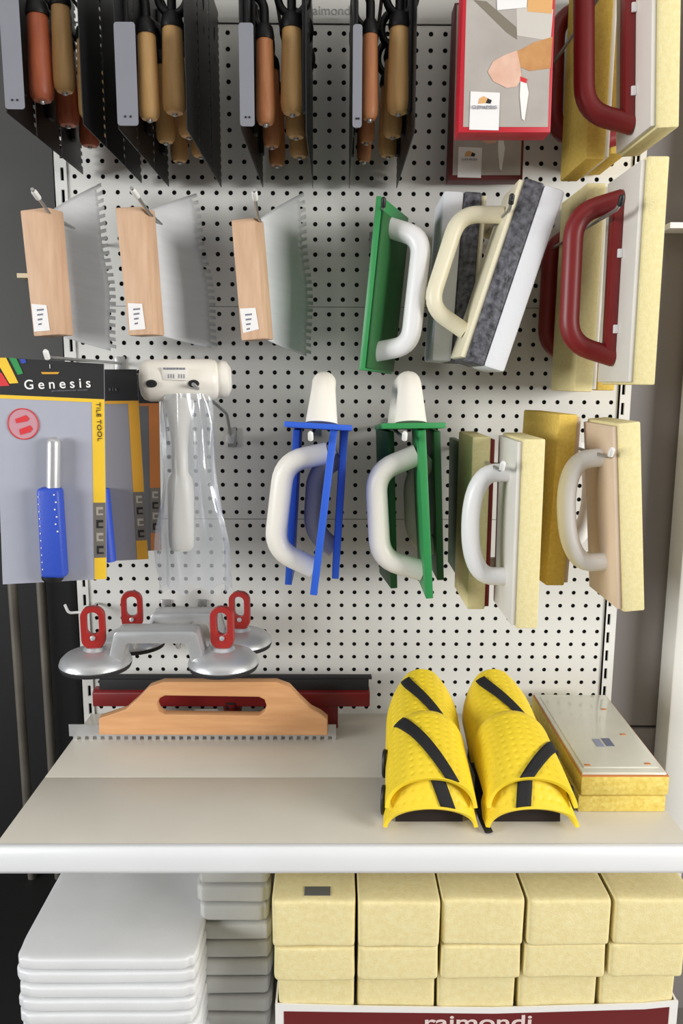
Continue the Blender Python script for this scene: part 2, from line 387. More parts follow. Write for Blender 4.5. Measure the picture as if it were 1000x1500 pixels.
# ------------------------------------------------------------------ trowels (top row)
TW = .104
def trowel_blade(L, s):
    mb = MB(); pts = [(0, 0), (0, L), (TW, L)]
    n = int(L/.012); z = L
    for i in range(n):
        z0 = L - i*L/n; z1 = L-(i+.5)*L/n; z2 = L-(i+1)*L/n
        pts += [(TW, z1), (TW-.007, z1-.0005), (TW-.007, z2+.0005)] if i < n-1 else [(TW, z1)]
        if i < n-1: pts.append((TW, z2))
    pts.append((TW, 0))
    out = []
    for p in pts:
        if not out or (abs(out[-1][0]-p[0])+abs(out[-1][1]-p[1])) > 1e-6: out.append(p)
    if out[-1] == out[0]: out.pop()
    mb.prism([(-.0006, y, z) for y, z in out], (.0012, 0, 0)); return mb
groups = [('leftmost', 10, 165, 122, 182, (62, 148, 17), (95, 135, 15), wood_red, wood),
          ('second from left', 174, 189, 274, 190, (219, 175, 15), (256, 166, 16.5), wood, wood),
          ('third from left', 353, 190, 448, 192, (389, 182, 14), (428, 167, 16.5), wood_mix, wood),
          ('rightmost', 517, 192, 607, 192, (541, 175, 12.5), (583, 166, 16.5), wood_mix, wood)]
YF = -.335; LT = .28
for gi, (gname, pxl, pyl, pxr, pyr, hl, hr_, ml, mr) in enumerate(groups):
    for side, (px, py, hh, hm) in enumerate(((pxl, pyl, hl, ml), (pxr, pyr, hr_, mr))):
        o = at(px, py, YF); s = 1 if side == 0 else -1
        sname = 'left' if side == 0 else 'right'
        lab = lambda w_: f'{w_} trowel in the {sname} file of the {gname} cluster of hanging wooden-handled trowels'
        t = thing('notched_trowel', lab('front'), 'trowel', o, 'wooden-handled trowels along the top row')
        obj('blade', trowel_blade(LT, s), steel_dark, t)
        b = MB(); b.box(min(s*.0006, s*.007), max(s*.0006, s*.007), TW/2-.009, TW/2+.009, .04, LT-.02); obj('mount_rail', b, black_metal, t, bevel=.0015)
        hp = at(hh[0], hh[1], YF+TW/2) - o; hx, hz = hp.x, hp.z; rr = hh[2]*.001*.97; yc = TW/2
        hp2 = at(hh[0]-2, hh[1]-120, YF+TW/2) - o
        b = MB(); H = .112
        b.lathe([(rr*.3, -.001), (rr*.72, 0), (rr*.95, .005), (rr*1.02, .014), (rr*1.0, .04), (rr*.92, .075), (rr*.86, H-.004), (rr*.7, H)], (hx, yc, hz)); h = obj('handle', b, hm, t)
        b = MB(); b.lathe([(.001, -.0045), (.0035, -.0035), (.0042, -.001), (.004, .002)], (hx, yc, hz), n=12); obj('end_screw', b, alu, h)
        b = MB(); b.lathe([(rr*.95, 0), (rr*1.0, .004), (rr*.85, .016), (rr*.5, .022)], (hx, yc, hz+H-.003), n=20); obj('ferrule', b, black_metal, t)
        b = MB(); zt_ = hz+H+.012
        if side == 1 and gi:
            b.tube([(hx-.002+.0035+.0205*math.sin(i*math.pi/14), yc, zt_+.028-.025*math.cos(i*math.pi/14)) for i in range(28)], .0055, .008, nrm=(0, 1, 0), closed=True)
            obj('hanging_ring', b, black_metal, t); b = MB()
        b.tube(round_poly([(hx, yc, zt_), (hx, yc, zt_+.035), (s*.004, yc, zt_+.05), (s*.004, yc, zt_+.075)], .02), .0062, .008, nrm=(0, 1, 0)); obj('tang', b, black_metal, t)
        for k, wname in ((1, 'middle'), (2, 'rear')):
            dup(t, Matrix.Translation(o+Vector((0, .1075*k, 0))), lab(wname))
        if side == 0:
            gw = (.025, .027, .0185, .0115)[gi]
            b = MB(); gh = .128 if gi else .15
            b.prism([(x, -.0016, z) for x, z in rrect(-.001, gw, .004, .004+gh, .004)], (0, .0014, 0)); g = obj('edge_guard', b, mount_m, t)
            b = MB()
            for xx in (.35, .62): b.box(gw*xx-.001, gw*xx+.0013, -.0024, -.0015, .014, .0165)
            obj('staple', b, ink_black, g)
    # hook carrying the cluster
    hx = (at(pxl, 20, YF).x+at(pxr, 20, YF).x)/2
    zz = at((hl[0]+hr_[0])/2, min(hl[1], hr_[1])-120, YF+.05).z+.055
    hook((hx, YF-.012, zz), f'peg hook carrying the {gname} cluster of hanging trowels', up=.01)

# ------------------------------------------------------------------ boxed tool (top right of centre)
def quad_px(mb, pts, Y, th=.0003):
    mb.prism([at(x, y, Y) for x, y in pts], (0, -th, 0)); return mb
def carton(Yf, k, ox, oy, vx, vy, label, wood_=True):
    """k scales photo measures of the near box about (vx,vy) to depth Yf"""
    def T(x, y): return (vx+(x-ox)*k, vy+(y-oy)*k)
    bl, br = at(*T(671, 194), Yf), at(*T(806, 194), Yf)
    tl_ = at(*T(682, -130), Yf); tr_ = at(*T(818, -130), Yf)
    t = thing('tool_carton', label, 'box', ((bl.x+br.x)/2, Yf, bl.z), 'red-edged picture cartons')
    D = .036
    b = MB(); off = Vector((0, D, 0)); b.hexa([bl, br, br+off, bl+off], [tl_, tr_, tr_+off, tl_+off]); obj('carton_body', b, box_red if k == 1 else box_red_shaded, t, bevel=.001, world=True)  # rear carton takes a darker red as painted shade
    def pic(nm, pts, m, lay):
        b = MB(); quad_px(b, [T(*p) for p in pts], Yf-.0002*lay); return obj(nm, b, m, t, world=True)
    f = pic('front_picture', [(678, 186), (802, 186), (812, -126), (686, -126)], box_grey, 0)
    pic('picture_shadow', [(693, 0), (712, 2), (756, 40), (757, 58), (742, 48)], box_taupe, 1)
    pic('picture_tile', [(756, 8), (810, 14), (806, 60), (757, 52)], box_light, 1)
    pic('picture_wood', [(773, -12), (810, -12), (808, 20), (772, 17)], orange_m, 2)
    pic('picture_sleeve', [(809, 54), (806, 100), (775, 104), (757, 96), (756, 76), (782, 62)], sleeve_m, 2)
    pic('picture_hand', [(757, 74), (762, 98), (764, 116), (756, 127), (742, 129), (722, 119), (714, 105), (722, 90), (740, 80)], skin_m, 3)
    pic('picture_knife', [(762, 118), (771, 122), (774, 136), (768, 177), (764, 174), (761, 140)], carton_w, 4)
    pic('picture_grip', [(762, 112), (772, 116), (770, 122), (762, 119)], stamp_red, 5)
    pic('price_tag', [(727, -14), (773, -14), (771, 11), (728, 15)], sticker, 4)
    pic('sticker', [(689, 134), (732, 136), (730, 191), (687, 190)], sticker, 4)
    lg = [(700, 152), (702, 144), (708, 141), (714, 144), (711, 151)]
    pic('sticker_logo', lg, orange_m, 6); pic('sticker_mark', [(711, 151), (714, 144), (720, 147), (718, 152)], ink_black, 6)
    p = T(709, 157); text('sticker_lettering', 'GENESIS', ink, t, Matrix.Translation(at(*p, Yf-.0024)) @ FRONT, .006, world=True, fit=(.033*k, .0042*k))
    return t
carton(-.365, 1, 671, 194, 671, 194, 'grey and red boxed tool carton with hand picture, nearest of the two cartons')
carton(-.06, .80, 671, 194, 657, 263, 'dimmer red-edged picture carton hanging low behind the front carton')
hook((at(745, -135, -.37).x, -.385, at(745, -125, -.37).z), 'peg hook above the red-edged picture cartons', up=.006)

# ------------------------------------------------------------------ hand floats
def frame_px(top, bot, Yf, yaw=0, Ytop=None):
    a = at(*top, Y=Ytop if Ytop is not None else Yf); b = at(*bot, Y=Yf); z = (a-b); L = z.length; z.normalize()
    y = Vector((math.sin(yaw), math.cos(yaw), 0)); y = (y-z*y.dot(z)).normalized(); x = y.cross(z)
    m = (a+b)/2
    return Matrix(((x.x, y.x, z.x, m.x), (x.y, y.y, z.y, m.y), (x.z, y.z, z.z, m.z), (0, 0, 0, 1))), L
def d_handle(mb, xs, s, yc, hd_, hb, hg, rc, a, b_, zoff=0, n=7, rnd=False):
    """closed-look D: from the plate out to the grip and back"""
    pts = [(xs, yc, -hb+zoff), (xs+s*hd_, yc, -hg+zoff), (xs+s*hd_, yc, hg+zoff), (xs, yc, hb+zoff)]
    path = round_poly(pts, rc, n)
    if rnd:
        path = [(xs, yc, -hb+zoff)]
        for i in range(25):
            q = -math.pi/2+math.pi*i/24; c = max(0, math.cos(q)); sn = math.sin(q)
            path.append((xs+s*(.012+(hd_-.012)*c**.72), yc, zoff+hb*math.copysign(abs(sn)**.9, sn)))
        path.append((xs, yc, hb+zoff))
    mb.tube(path, a, b_, nrm=(0, 1, 0), n=18); return mb
def hand_float(name, label, cat, group, M, L, W, layers, hand, base=None):
    t = thing(name, label, cat, M=M, group=group)
    for nm, x0, x1, m, inset, bev in layers:
        b = MB(); b.box(x0, x1, inset, W-inset, -L/2+inset, L/2-inset); obj(nm, b, m, t, bevel=bev)
    if hand:
        b = MB(); d_handle(b, **hand['geo']); h = obj('handle', b, hand['m'], t)
        if base:
            g = hand['geo']; s = g['s']; x0 = g['xs']; b = MB(); x1 = x0+s*base[0]
            b.box(min(x0, x1), max(x0, x1), g['yc']-base[1], g['yc']+base[1], -base[2], base[2]); obj('handle_base', b, hand['m'], t, bevel=.003)
            if len(base) > 3:
                for zz in (-base[2]*.62, base[2]*.3):
                    b = MB(); b.box(min(x0, x0+s*.007), max(x0, x0+s*.007), g['yc']-base[1]-.004, g['yc']-base[1], zz-.006, zz+.006); obj('clip', b, white_pl, t, bevel=.001)
    return t
SG = 'sponge grout floats on the right side'
def sponge_float(label, top, bot, Yf, s, ts=.029, W=.135, tp=.007, spm=None, plm=None, hm=None, red=True, yaw=0, hz=0):
    """px given for the centre of the near edge; s = side the handle is on"""
    M, L = frame_px(top, bot, Yf, yaw); T = ts+tp
    spm = spm or sponge; plm = plm or plate_w
    if s < 0: lay = [('sponge', -T/2+tp, T/2, spm, 0, .0025), ('backing_plate', -T/2, -T/2+tp, plm, .004, .001)]
    else: lay = [('sponge', -T/2, T/2-tp, spm, 0, .0025), ('backing_plate', T/2-tp, T/2, plm, .004, .001)]
    if red: hand = dict(m=hm or red_pl, geo=dict(xs=s*T/2, s=s, yc=W*.5, hd_=.066, hb=.108, hg=.088, rc=.034, a=.014, b_=.0135)); base = (.014, .012, .112, 1)
    else: hand = dict(m=hm or white_pl, geo=dict(xs=s*T/2, s=s, yc=W*.42, hd_=.053, hb=.078, hg=.070, rc=.052, a=.0135, b_=.0145, zoff=hz, rnd=True)); base = None
    return hand_float('sponge_float', label, 'float', SG, M, L, W, lay, hand, base)
# top row, right
sponge_float('yellow sponge float with dark red handle, frontmost at the top right corner', (979, -150), (974.5, 187), -.385, -1, ts=.029)
sponge_float('yellow sponge float facing backwards behind the frontmost float, top right corner', (893, -95), (875, 233), -.228, 1, spm=sponge_d)
sponge_float('rear yellow sponge float in the top right cluster, dark red handle in shadow', (915, -60), (903, 225), -.142, -1, spm=sponge_d)
# second row, right
sponge_float('yellow sponge float with dark red handle, frontmost in the second row at right', (961, 228), (940, 564), -.385, -1)
sponge_float('yellow sponge float facing backwards in the second row, behind the red-handled one', (877, 268), (857, 574), -.228, 1, spm=sponge)
sponge_float('rear yellow sponge float of the second row, red handle showing at its left', (903, 275), (884, 572), -.142, -1, spm=sponge_d)
hook((at(905, 8, -.40).x, -.40, at(905, -60, -.40).z), 'peg hook carrying the top right red-handled sponge floats', up=.008)
hook((at(922, 300, -.40).x-.012, -.40, at(922, 306, -.40).z+.01), 'black-tipped peg hook carrying the second-row red-handled sponge floats', up=.008, tipm=black_plastic)
# third row, right
sponge_float('white-handled sponge float with white backing, left one in the third row', (779, 643), (768, 921), -.385, -1, ts=.031, plm=plate_w, red=False, hz=.005)
sponge_float('white-handled sponge float with tan backing, rightmost in the third row', (918, 619), (925, 896), -.385, -1, ts=.031, plm=plate_t, red=False, hz=.005)
sponge_float('golden sponge float facing backwards between the two white-handled floats', (836, 607), (816, 858), -.275, 1, ts=.03, spm=sponge_d, plm=plate_t, red=False, yaw=-.10, W=.16)
sponge_float('narrow yellow sponge float behind the left white-handled float, handle turned away', (709, 640), (700, 893), -.275, 1, ts=.028, spm=sponge, plm=red_pl, red=False)
M, L = frame_px((677, 648), (674, 846), -.137)
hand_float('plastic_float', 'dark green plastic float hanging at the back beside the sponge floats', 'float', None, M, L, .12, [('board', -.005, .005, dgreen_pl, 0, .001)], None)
hook((at(735, 690, -.39).x, -.39, at(735, 682, -.39).z), 'peg hook carrying the left white-handled sponge float', up=.008)
hook((at(894, 668, -.39).x, -.39, at(894, 662, -.39).z), 'peg hook carrying the rightmost white-handled sponge float', up=.008)

# black and white scrubbing pads
def scrub(label, top, bot, Yf, s, mirror=False):
    M, L = frame_px(top, bot, Yf); W = .115
    lay = [('base_plate', -.034, -.026, cream_pl, .004, .001), ('scouring_layer', -.026, .002, black_scour, 0, .003), ('felt_layer', .002, .034, white_felt, 0, .005)]
    if s > 0: lay = [(n_, -x1, -x0, m, i, be) for n_, x0, x1, m, i, be in lay]
    return hand_float('scrubbing_pad', label, 'scrubber', 'scrubbing pads in the second row', M, L, W, lay,
        dict(m=cream_pl, geo=dict(xs=s*.034, s=s, yc=W*.45, hd_=.062, hb=.088, hg=.07, rc=.03, a=.0125, b_=.0125)))
scrub('tilted scrubbing pad with cream handle, black and white layers, in front', (796, 268), (706, 536), -.30, -1)
scrub('scrubbing pad behind the tilted one, white layer at its left edge', (682, 280), (663, 530), -.185, 1)
p = at(745, 300, -.30); hook((p.x, -.315, p.z+.004), 'black-tipped peg hook holding the black and white scrubbing pads', up=.012, tipm=black_plastic)

# green float with white handle
M, L = frame_px((555, 287), (529, 542), -.25, yaw=.38)
t = hand_float('plastic_float', 'green plastic float with white handle, hanging alone in the second row', 'float', None, M, L, .14, [('board', -.0045, .0045, green_pl, 0, .0012)],
    dict(m=white_pl, geo=dict(xs=.0045, s=1, yc=.045, hd_=.055, hb=.094, hg=.080, rc=.026, a=.0155, b_=.0125, zoff=-.002)))
b = MB(); b.box(.0045, .009, .004, .136, -L/2+.004, L/2-.02); obj('shaded_face', b, dgreen_pl, t, bevel=.001)  # dark green sheet puts the shade of the board's face into colour
M, L = frame_px((568, 322), (547, 544), -.105, yaw=.25)
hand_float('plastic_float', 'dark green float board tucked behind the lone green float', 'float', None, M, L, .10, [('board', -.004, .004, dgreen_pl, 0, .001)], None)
p = at(557, 298, -.26); hook((p.x+.004, -.265, p.z), 'black-tipped peg hook holding the lone green float', up=.006, tipm=black_plastic)

# blue and green rubber floats: hanging boards, one laid flat above them and one added at the rear for shade
def slim_float(label, top, bot, Yf, s, m, group, hb=.09, side=True, yaw=0, W=.105, hd_=.064):
    M, L = frame_px(top, bot, Yf, yaw)
    hand = dict(m=ivory_pl, geo=dict(xs=s*.0045, s=s, yc=W*.45, hd_=hd_, hb=hb, hg=hb-.022, rc=.032, a=.0165, b_=.0165, zoff=-.004)) if side else None
    return hand_float('plastic_float', label, 'float', group, M, L, W, [('board', -.0055, .0055, m, 0, .001)], hand)
def flat_float(label, left, right, Yf, m, group, hpx, Lz=.22, slope=-.07):
    a, c = at(*left, Yf), at(*right, Yf); x = (c-a).normalized(); W = (c-a).length
    y = Vector((0, 1, 0)); y = (y-x*y.dot(x)).normalized(); y = (y+Vector((0, 0, slope))).normalized(); z = x.cross(y); mid = (a+c)/2
    M = Matrix(((x.x, y.x, z.x, mid.x), (x.y, y.y, z.y, mid.y), (x.z, y.z, z.z, mid.z), (0, 0, 0, 1)))
    t = thing('plastic_float', label, 'float', M=M, group=group)
    b = MB(); b.box(-W/2, W/2, 0, Lz, -.004, .004); obj('board', b, m, t, bevel=.001)
    b = MB(); xo = (at(hpx, left[1], Yf)-mid).x
    pts = [(xo, .03, .004), (xo, .04, .066), (xo, Lz-.05, .066), (xo, Lz-.035, .004)]
    path = round_poly(pts, .03, 7); n = len(path)
    k_ = [(.0165+.0055*max(0, 1-(p.z-.004)/.05)) for p in path]
    b.tube(path, k_, [x*1.08 for x in k_], nrm=(1, 0, 0), n=18); obj('handle', b, ivory_pl, t)
    return t
BG, GG = 'blue rubber floats on one hook', 'green rubber floats on one hook'
slim_float('blue-edged float with ivory handle, frontmost of the blue floats', (489, 630), (459, 872), -.33, -1, blue_pl, BG)
slim_float('blue float hanging at the right of the blue group, mostly hidden handle', (505, 630), (491, 848), -.25, -1, blue_pl, BG, hb=.075, hd_=.036)
slim_float('blue float at the rear left of the blue group, seen behind the handle', (434, 630), (422, 857), -.25, 1, blue_pl, BG, side=False)
slim_float('extra blue float added to shade the pegboard, almost hidden behind the right-hand blue float', (503, 628), (493, 820), -.135, -1, blue_pl, BG, side=False)  # added rear float keeps side light off the pegboard gap
flat_float('blue float lying flat on top of the blue group, ivory handle upward', (416, 621), (516, 627), -.345, blue_pl, BG, 470)
slim_float('green-edged float with ivory handle, frontmost of the green floats', (618, 630), (629, 877), -.33, -1, green_pl, GG)
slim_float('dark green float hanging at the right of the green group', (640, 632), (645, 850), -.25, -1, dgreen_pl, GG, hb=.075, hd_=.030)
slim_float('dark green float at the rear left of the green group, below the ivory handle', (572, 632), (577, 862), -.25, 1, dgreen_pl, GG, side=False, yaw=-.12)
slim_float('extra dark green float added to shade the pegboard, almost hidden behind the others', (632, 630), (634, 822), -.135, -1, dgreen_pl, GG, side=False)  # likewise added at the back to darken the gap beside it
flat_float('green float lying flat on top of the green group, ivory handle upward', (560, 624), (653, 623), -.345, green_pl, GG, 604)
for px, nm in ((455, 'blue'), (592, 'green')):
    p = at(px, 634, -.345); hook((p.x, -.35, p.z-.004), f'peg hook beneath the flat {nm} float', up=.004)

# ------------------------------------------------------------------ large notched spreaders with wooden bars
def spreader(label, bar, blade, Yn, Yfar, stick, group):
    tl_, tr_, br_, bl_ = bar
    P = [at(*q, Yn) for q in bar]; c = (P[0]+P[2])/2
    t = thing('notched_spreader', label, 'spreader', c, group)
    b = MB(); off = Vector((.012, .032, 0)); b.hexa([P[3], P[2], P[2]+off, P[3]+off], [P[0], P[1], P[1]+off, P[0]+off]); obj('wooden_bar', b, wood_block, t, bevel=.002, world=True)
    nt_, ft_, fb_, nb_ = at(*blade[0], Yn+.02), at(*blade[1], Yfar), at(*blade[2], Yfar), at(*blade[3], Yn+.02)
    b = MB(); N = 23; nu = 10
    def pt(u, v):
        a = nt_.lerp(nb_, v); d = ft_.lerp(fb_, v); p = a.lerp(d, u)
        p.x += .010*math.sin(math.pi*v)*u*0.6 - .004*math.sin(math.pi*u) + .0022*math.sin(11*v+1)*u
        return p
    vs = []; fs = []
    R = 2*N+1
    for j in range(R):
        for i in range(nu+1): vs.append(pt(i/nu*.90, j/(R-1)))
    for j in range(R-1):
        for i in range(nu): fs.append((j*(nu+1)+i, j*(nu+1)+i+1, (j+1)*(nu+1)+i+1, (j+1)*(nu+1)+i))
    for j in range(0, R-1, 2):
        k = len(vs); vs += [pt(1.0, j/(R-1)), pt(1.0, (j+1)/(R-1))]
        fs.append((j*(nu+1)+nu, k, k+1, (j+1)*(nu+1)+nu))
    b.add(vs, fs); o = obj('blade', b, steel, t, world=True)
    md = o.modifiers.new('thickness', 'SOLIDIFY'); md.thickness = .0012
    b = MB(); b.prism([at(*q, Yn-.0004) for q in stick], (0, -.0003, 0)); s = obj('sticker', b, sticker, t, world=True)
    x0, y0 = stick[0]; b = MB()
    for k in range(4):
        b.prism([at(x0+8+k*.7, y0+8+k*7, Yn-.0008), at(x0+18-k, y0+7+k*7, Yn-.0008), at(x0+18-k, y0+9.6+k*7, Yn-.0008), at(x0+8+k*.7, y0+10.6+k*7, Yn-.0008)], (0, -.0002, 0))
    obj('sticker_print', b, ink, s, world=False) if False else obj('sticker_print', b, ink, t, world=True)
    b = MB(); p = at(blade[0][0]+4, blade[0][1]+8, Yn+.018); b.lathe([(.004, -.004), (.0045, 0), (.004, .003)], p, (1, -.35, 0), n=14); obj('hanging_hole', b, black_plastic, t, world=True)
    return t
SPG = 'wooden-barred notched spreaders'
spreader('notched steel spreader with pale wooden bar, leftmost of the three in the second row', [(29, 308), (70, 303), (86, 490), (49, 493)], [(70, 312), (146, 268), (172, 516), (84, 490)], -.27, -.05, [(46, 445), (68, 447), (73, 484), (50, 486)], SPG)
spreader('brightest notched steel spreader with wooden bar, middle of the three', [(168, 304), (208, 302), (223, 490), (188, 492)], [(208, 312), (286, 283), (320, 512), (222, 488)], -.27, -.05, [(187, 444), (208, 445), (213, 482), (190, 484)], SPG)
spreader('notched steel spreader with wooden bar and bluish reflection, rightmost of the three', [(338, 322), (372, 318), (387, 496), (353, 499)], [(372, 326), (442, 282), (456, 524), (386, 496)], -.24, -.05, [(351, 452), (374, 451), (379, 482), (356, 488)], SPG)
for (tx, ty), nm in (((47, 277), 'leftmost'), ((192, 275), 'middle'), ((372, 278), 'rightmost')):
    p = at(tx, ty, -.33); q = at(tx+27 if nm != 'rightmost' else tx+5, ty+38, -.26)
    t = thing('peg_hook', f'white-tipped peg hook holding the {nm} notched spreader', 'hook', (q.x, 0, q.z), HOOKG)
    b = MB(); b.tube(round_poly([(q.x, -.001, q.z), q, p], .006), .0024); obj('rod', b, hook_m, t, world=True)
    b = MB(); b.lathe([(.0025, 0), (.0042, .002), (.0042, .018), (.0025, .022)], p.lerp(q, .35), p-q, n=12); obj('tip_cap', b, hook_tip, t, world=True)

# ------------------------------------------------------------------ carded tools at left
def card(Y, tl_, tr_, br_, bl_, label, bodym, yelm, front=False):
    def q(u, v):
        x = (tl_[0]*(1-u)+tr_[0]*u)*(1-v)+(bl_[0]*(1-u)+br_[0]*u)*v; y = (tl_[1]*(1-u)+tr_[1]*u)*(1-v)+(bl_[1]*(1-u)+br_[1]*u)*v
        return (x, y)
    c = at(*q(.5, .5), Y); t = thing('carded_tool', label, 'carded tool', c, 'carded tools at the left edge')
    b = MB(); b.prism([at(*q(*p), Y) for p in ((0, 0), (1, 0), (1, 1), (0, 1))], (0, .002, 0)); obj('card', b, bodym, t, world=True)
    def pr_(nm, uv, m, lay):
        b = MB(); b.prism([at(*q(*p), Y-.0003*lay) for p in uv], (0, -.0002, 0)); return obj(nm, b, m, t, world=True)
    h = .165
    pr_('header_band', [(0, 0), (1, 0), (1, h), (0, h)], ink_black, 1)
    pr_('yellow_line', [(0, h), (1, h), (1, h+.016), (0, h+.016)], yelm, 1)
    pr_('side_strip', [(.885, h+.016), (1, h+.016), (1, 1), (.885, 1)], yelm, 1)
    pg = pr_('pictogram_panel', [(.885, .645), (1, .645), (1, .90), (.885, .90)], mat('taupe_print', (104, 98, 90), .6), 2)
    for k in range(4):
        v = .665+k*.06; pr_('pictogram', [(.91, v), (.975, v), (.975, v+.012), (.93, v+.012), (.93, v+.03), (.975, v+.03), (.975, v+.038), (.91, v+.038)], ink_black if k % 2 else mat('pale_print', (160, 152, 140), .6), 3)
    return t, q, pr_
Y1 = -.345
t, q, pr_ = card(Y1, (-8, 523), (152, 533), (156, 848), (4, 856), 'large grey card with blue-handled tool and red stamp, nearest at the left edge', card_body, card_yellow, True)
def poly_px(nm, pts, m, Y):
    b = MB(); b.prism([at(x, y, Y) for x, y in pts], (0, -.0002, 0)); return obj(nm, b, m, t, world=True)
yel = [(-8, 524), (9, 524), (27, 561), (14, 562)]
poly_px('yellow_stripe', yel, card_yellow, Y1-.0009); poly_px('red_stripe', [(-8, 541), (3, 547), (14, 565), (-7, 566)], stamp_red, Y1-.0009)
poly_px('green_stripe', [(13, 524), (24, 525), (34, 547), (26, 549)], print_green, Y1-.0009); poly_px('blue_stripe', [(28, 526), (37, 526), (39, 531), (32, 533)], print_blue, Y1-.0009)
text('brand_lettering', 'G e n e s i s', sticker, t, Matrix.Translation(at(84, 562, Y1-.0012)) @ Matrix.Rotation(math.radians(-2), 4, 'Y') @ FRONT, .014, world=True, fit=(.093, .0135), bold=.00015)
text('emblem', '1', sticker, t, Matrix.Translation(at(73, 537, Y1-.0012)) @ FRONT, .008, world=True)
poly_px('emblem_line', [(60, 545), (87, 545), (85, 548), (62, 548)], card_amber, Y1-.0009)
text('small_lettering', 'professional tools', ink, t, Matrix.Translation(at(102, 572, Y1-.0012)) @ Matrix.Rotation(math.radians(-2), 4, 'Y') @ FRONT, .003, world=True, fit=(.05, .003))
text('strip_lettering', 'TILE TOOL', ink_black, t, Matrix.Translation(at(145, 618, Y1-.0012)) @ FRONT @ Matrix.Rotation(math.radians(-90), 4, 'Z'), .006, world=True, fit=(.055, .006))
c = at(34, 621, Y1-.0006); b = MB(); b.lathe([(.0225, 0), (.0225, .0003)], c, (0, -1, 0), n=36); obj('stamp', b, stamp_pink, t, world=True)
b = MB(); b.tube([c+Vector((.0215*math.cos(i*math.pi/18), -.0004, .0215*math.sin(i*math.pi/18))) for i in range(36)], .0008, closed=True, n=6); obj('stamp_ring', b, stamp_red, t, world=True)
poly_px('stamp_mark', [(22, 614), (38, 608), (43, 613), (40, 617), (24, 620)], stamp_red, Y1-.0013); poly_px('stamp_mark', [(28, 629), (44, 623), (48, 628), (44, 633), (30, 637)], stamp_red, Y1-.0013)
# the tool on the card
p0, p1 = at(79, 640, Y1-.012), at(78, 718, Y1-.012)
b = MB(); b.lathe([(.002, 0), (.006, .0015), (.009, .006), (.0095, .012), (.0095, (p0-p1).length)], p0, p1-p0, n=20); obj('shaft', b, alu, t, world=True)
p0, p1 = at(77, 714, Y1-.014), at(77, 845, Y1-.014); Lg = (p0-p1).length
b = MB(); b.box(-.0175, .0175, -.012, .012, -Lg/2, Lg/2); mid = (p0+p1)/2
b.v = [tuple(Vector((x*(1 if z < 0 else .94), y, z))+mid) for x, y, z in b.v]; g = obj('grip', b, blue_grip, t, bevel=.006, seg=3, world=True)
b = MB()
for k in range(11):
    z = Lg/2-.012-k*.0105
    b.box(-.0135, -.0125, -.0125, -.0118, z-.001, z+.001)
    if k < 6: b.box(.0085+.002*(k % 2), .0105+.002*(k % 2), -.0125, -.0118, z+.002, z+.004)
b.v = [tuple(Vector(v)+mid) for v in b.v]; obj('grip_dots', b, sticker, t, world=True)
b = MB(); b.lathe([(.016, 0), (.0155, .004), (.012, .008), (.004, .0095)], p1+Vector((0, 0, .001)), (0, 0, -1), n=24, sx=.75); obj('end_cap', b, black_plastic, t, world=True)
t2, q2, _ = card(-.24, (66, 541), (200, 541), (217, 819), (78, 826), 'grey card with shade-darkened strip, second behind the blue-handled tool card', card_body_shaded, card_amber)  # card and strip colours darkened to carry the shade behind the front card
text('brand_lettering', 's i s', ink, t2, Matrix.Translation(at(165, 570, -.242)) @ FRONT, .008, world=True)
p0, p1 = at(150, 716, -.252), at(160, 822, -.252); b = MB(); b.tube([p0, p1], .011, n=16); obj('grip', b, blue_grip, t2, world=True)
t3, q3, _ = card(-.15, (100, 548), (232, 548), (236, 806), (106, 812), 'shade-darkened card furthest back behind the two tool cards', mat('deep_shaded_card', (92, 92, 94), .6), mat('shaded_strip_print', (176, 106, 48), .6))  # same card again, shade painted deeper into body and strip
p = at(73, 524, -.36); hook((p.x, -.37, p.z+.004), 'peg hook carrying the carded tools at the left edge', up=.004, tipm=hook_tip)

# ------------------------------------------------------------------ white rubber mallet and its bag
YM = -.26
hL, hR = at(207, 560, YM), at(300, 556, YM)
c = at(262, 557, YM); t = thing('rubber_mallet', 'white mallet hanging handle down beside the grey tool cards', 'mallet', c)
ax = Vector((1, .22, .02)).normalized()
b = MB(); b.lathe([(.008, -.059), (.021, -.057), (.028, -.052), (.0312, -.043), (.0318, .0), (.0312, .048), (.0292, .055), (.0265, .057), (.027, .061), (.0288, .065), (.0275, .072), (.018, .078)], c, ax, n=32); obj('head', b, ivory_pl, t, world=True)
a0, a1 = at(262, 585, YM), at(266, 806, YM); Lh = (a0-a1).length; axh = (a1-a0)
b = MB(); b.lathe([(.026, -.012), (.021, .01), (.0155, .04), (.0125, .075), (.0125, .112), (.019, .122), (.0205, .14), (.0200, Lh-.02), (.0190, Lh-.006), (.014, Lh)], a0, axh, n=24, sx=.8); obj('handle', b, ivory_pl, t, world=True)
for px in (221, 283):
    p = at(px, 562, YM-(.0425 if px < 250 else .030)); b = MB(); b.lathe([(.0055, 0), (.0065, .001), (.0055, .004)], p+Vector((0, .004, 0)), (0, -1, 0), n=16, sx=1.3, sy=.9); obj('hole_plug', b, black_plastic, t, world=True)
p = at(257, 544, YM-.0365); b = MB(); b.box(p.x-.02, p.x+.018, p.y, p.y+.006, p.z-.013, p.z+.006); obj('label', b, mat('ivory_label', (222, 218, 210), .6), t, bevel=.0005, world=True)
text('label_lettering', 'RUBI', ink, t, Matrix.Translation(at(257, 551, YM-.0369)) @ FRONT, .01, world=True, fit=(.026, .007)) if False else text('label_lettering', '||| |||', ink, t, Matrix.Translation(at(258, 551, YM-.0369)) @ FRONT, .01, world=True, fit=(.024, .006))
text('label_print', '-------', ink, t, Matrix.Translation(at(255, 540, YM-.0369)) @ FRONT, .01, world=True, fit=(.032, .003))
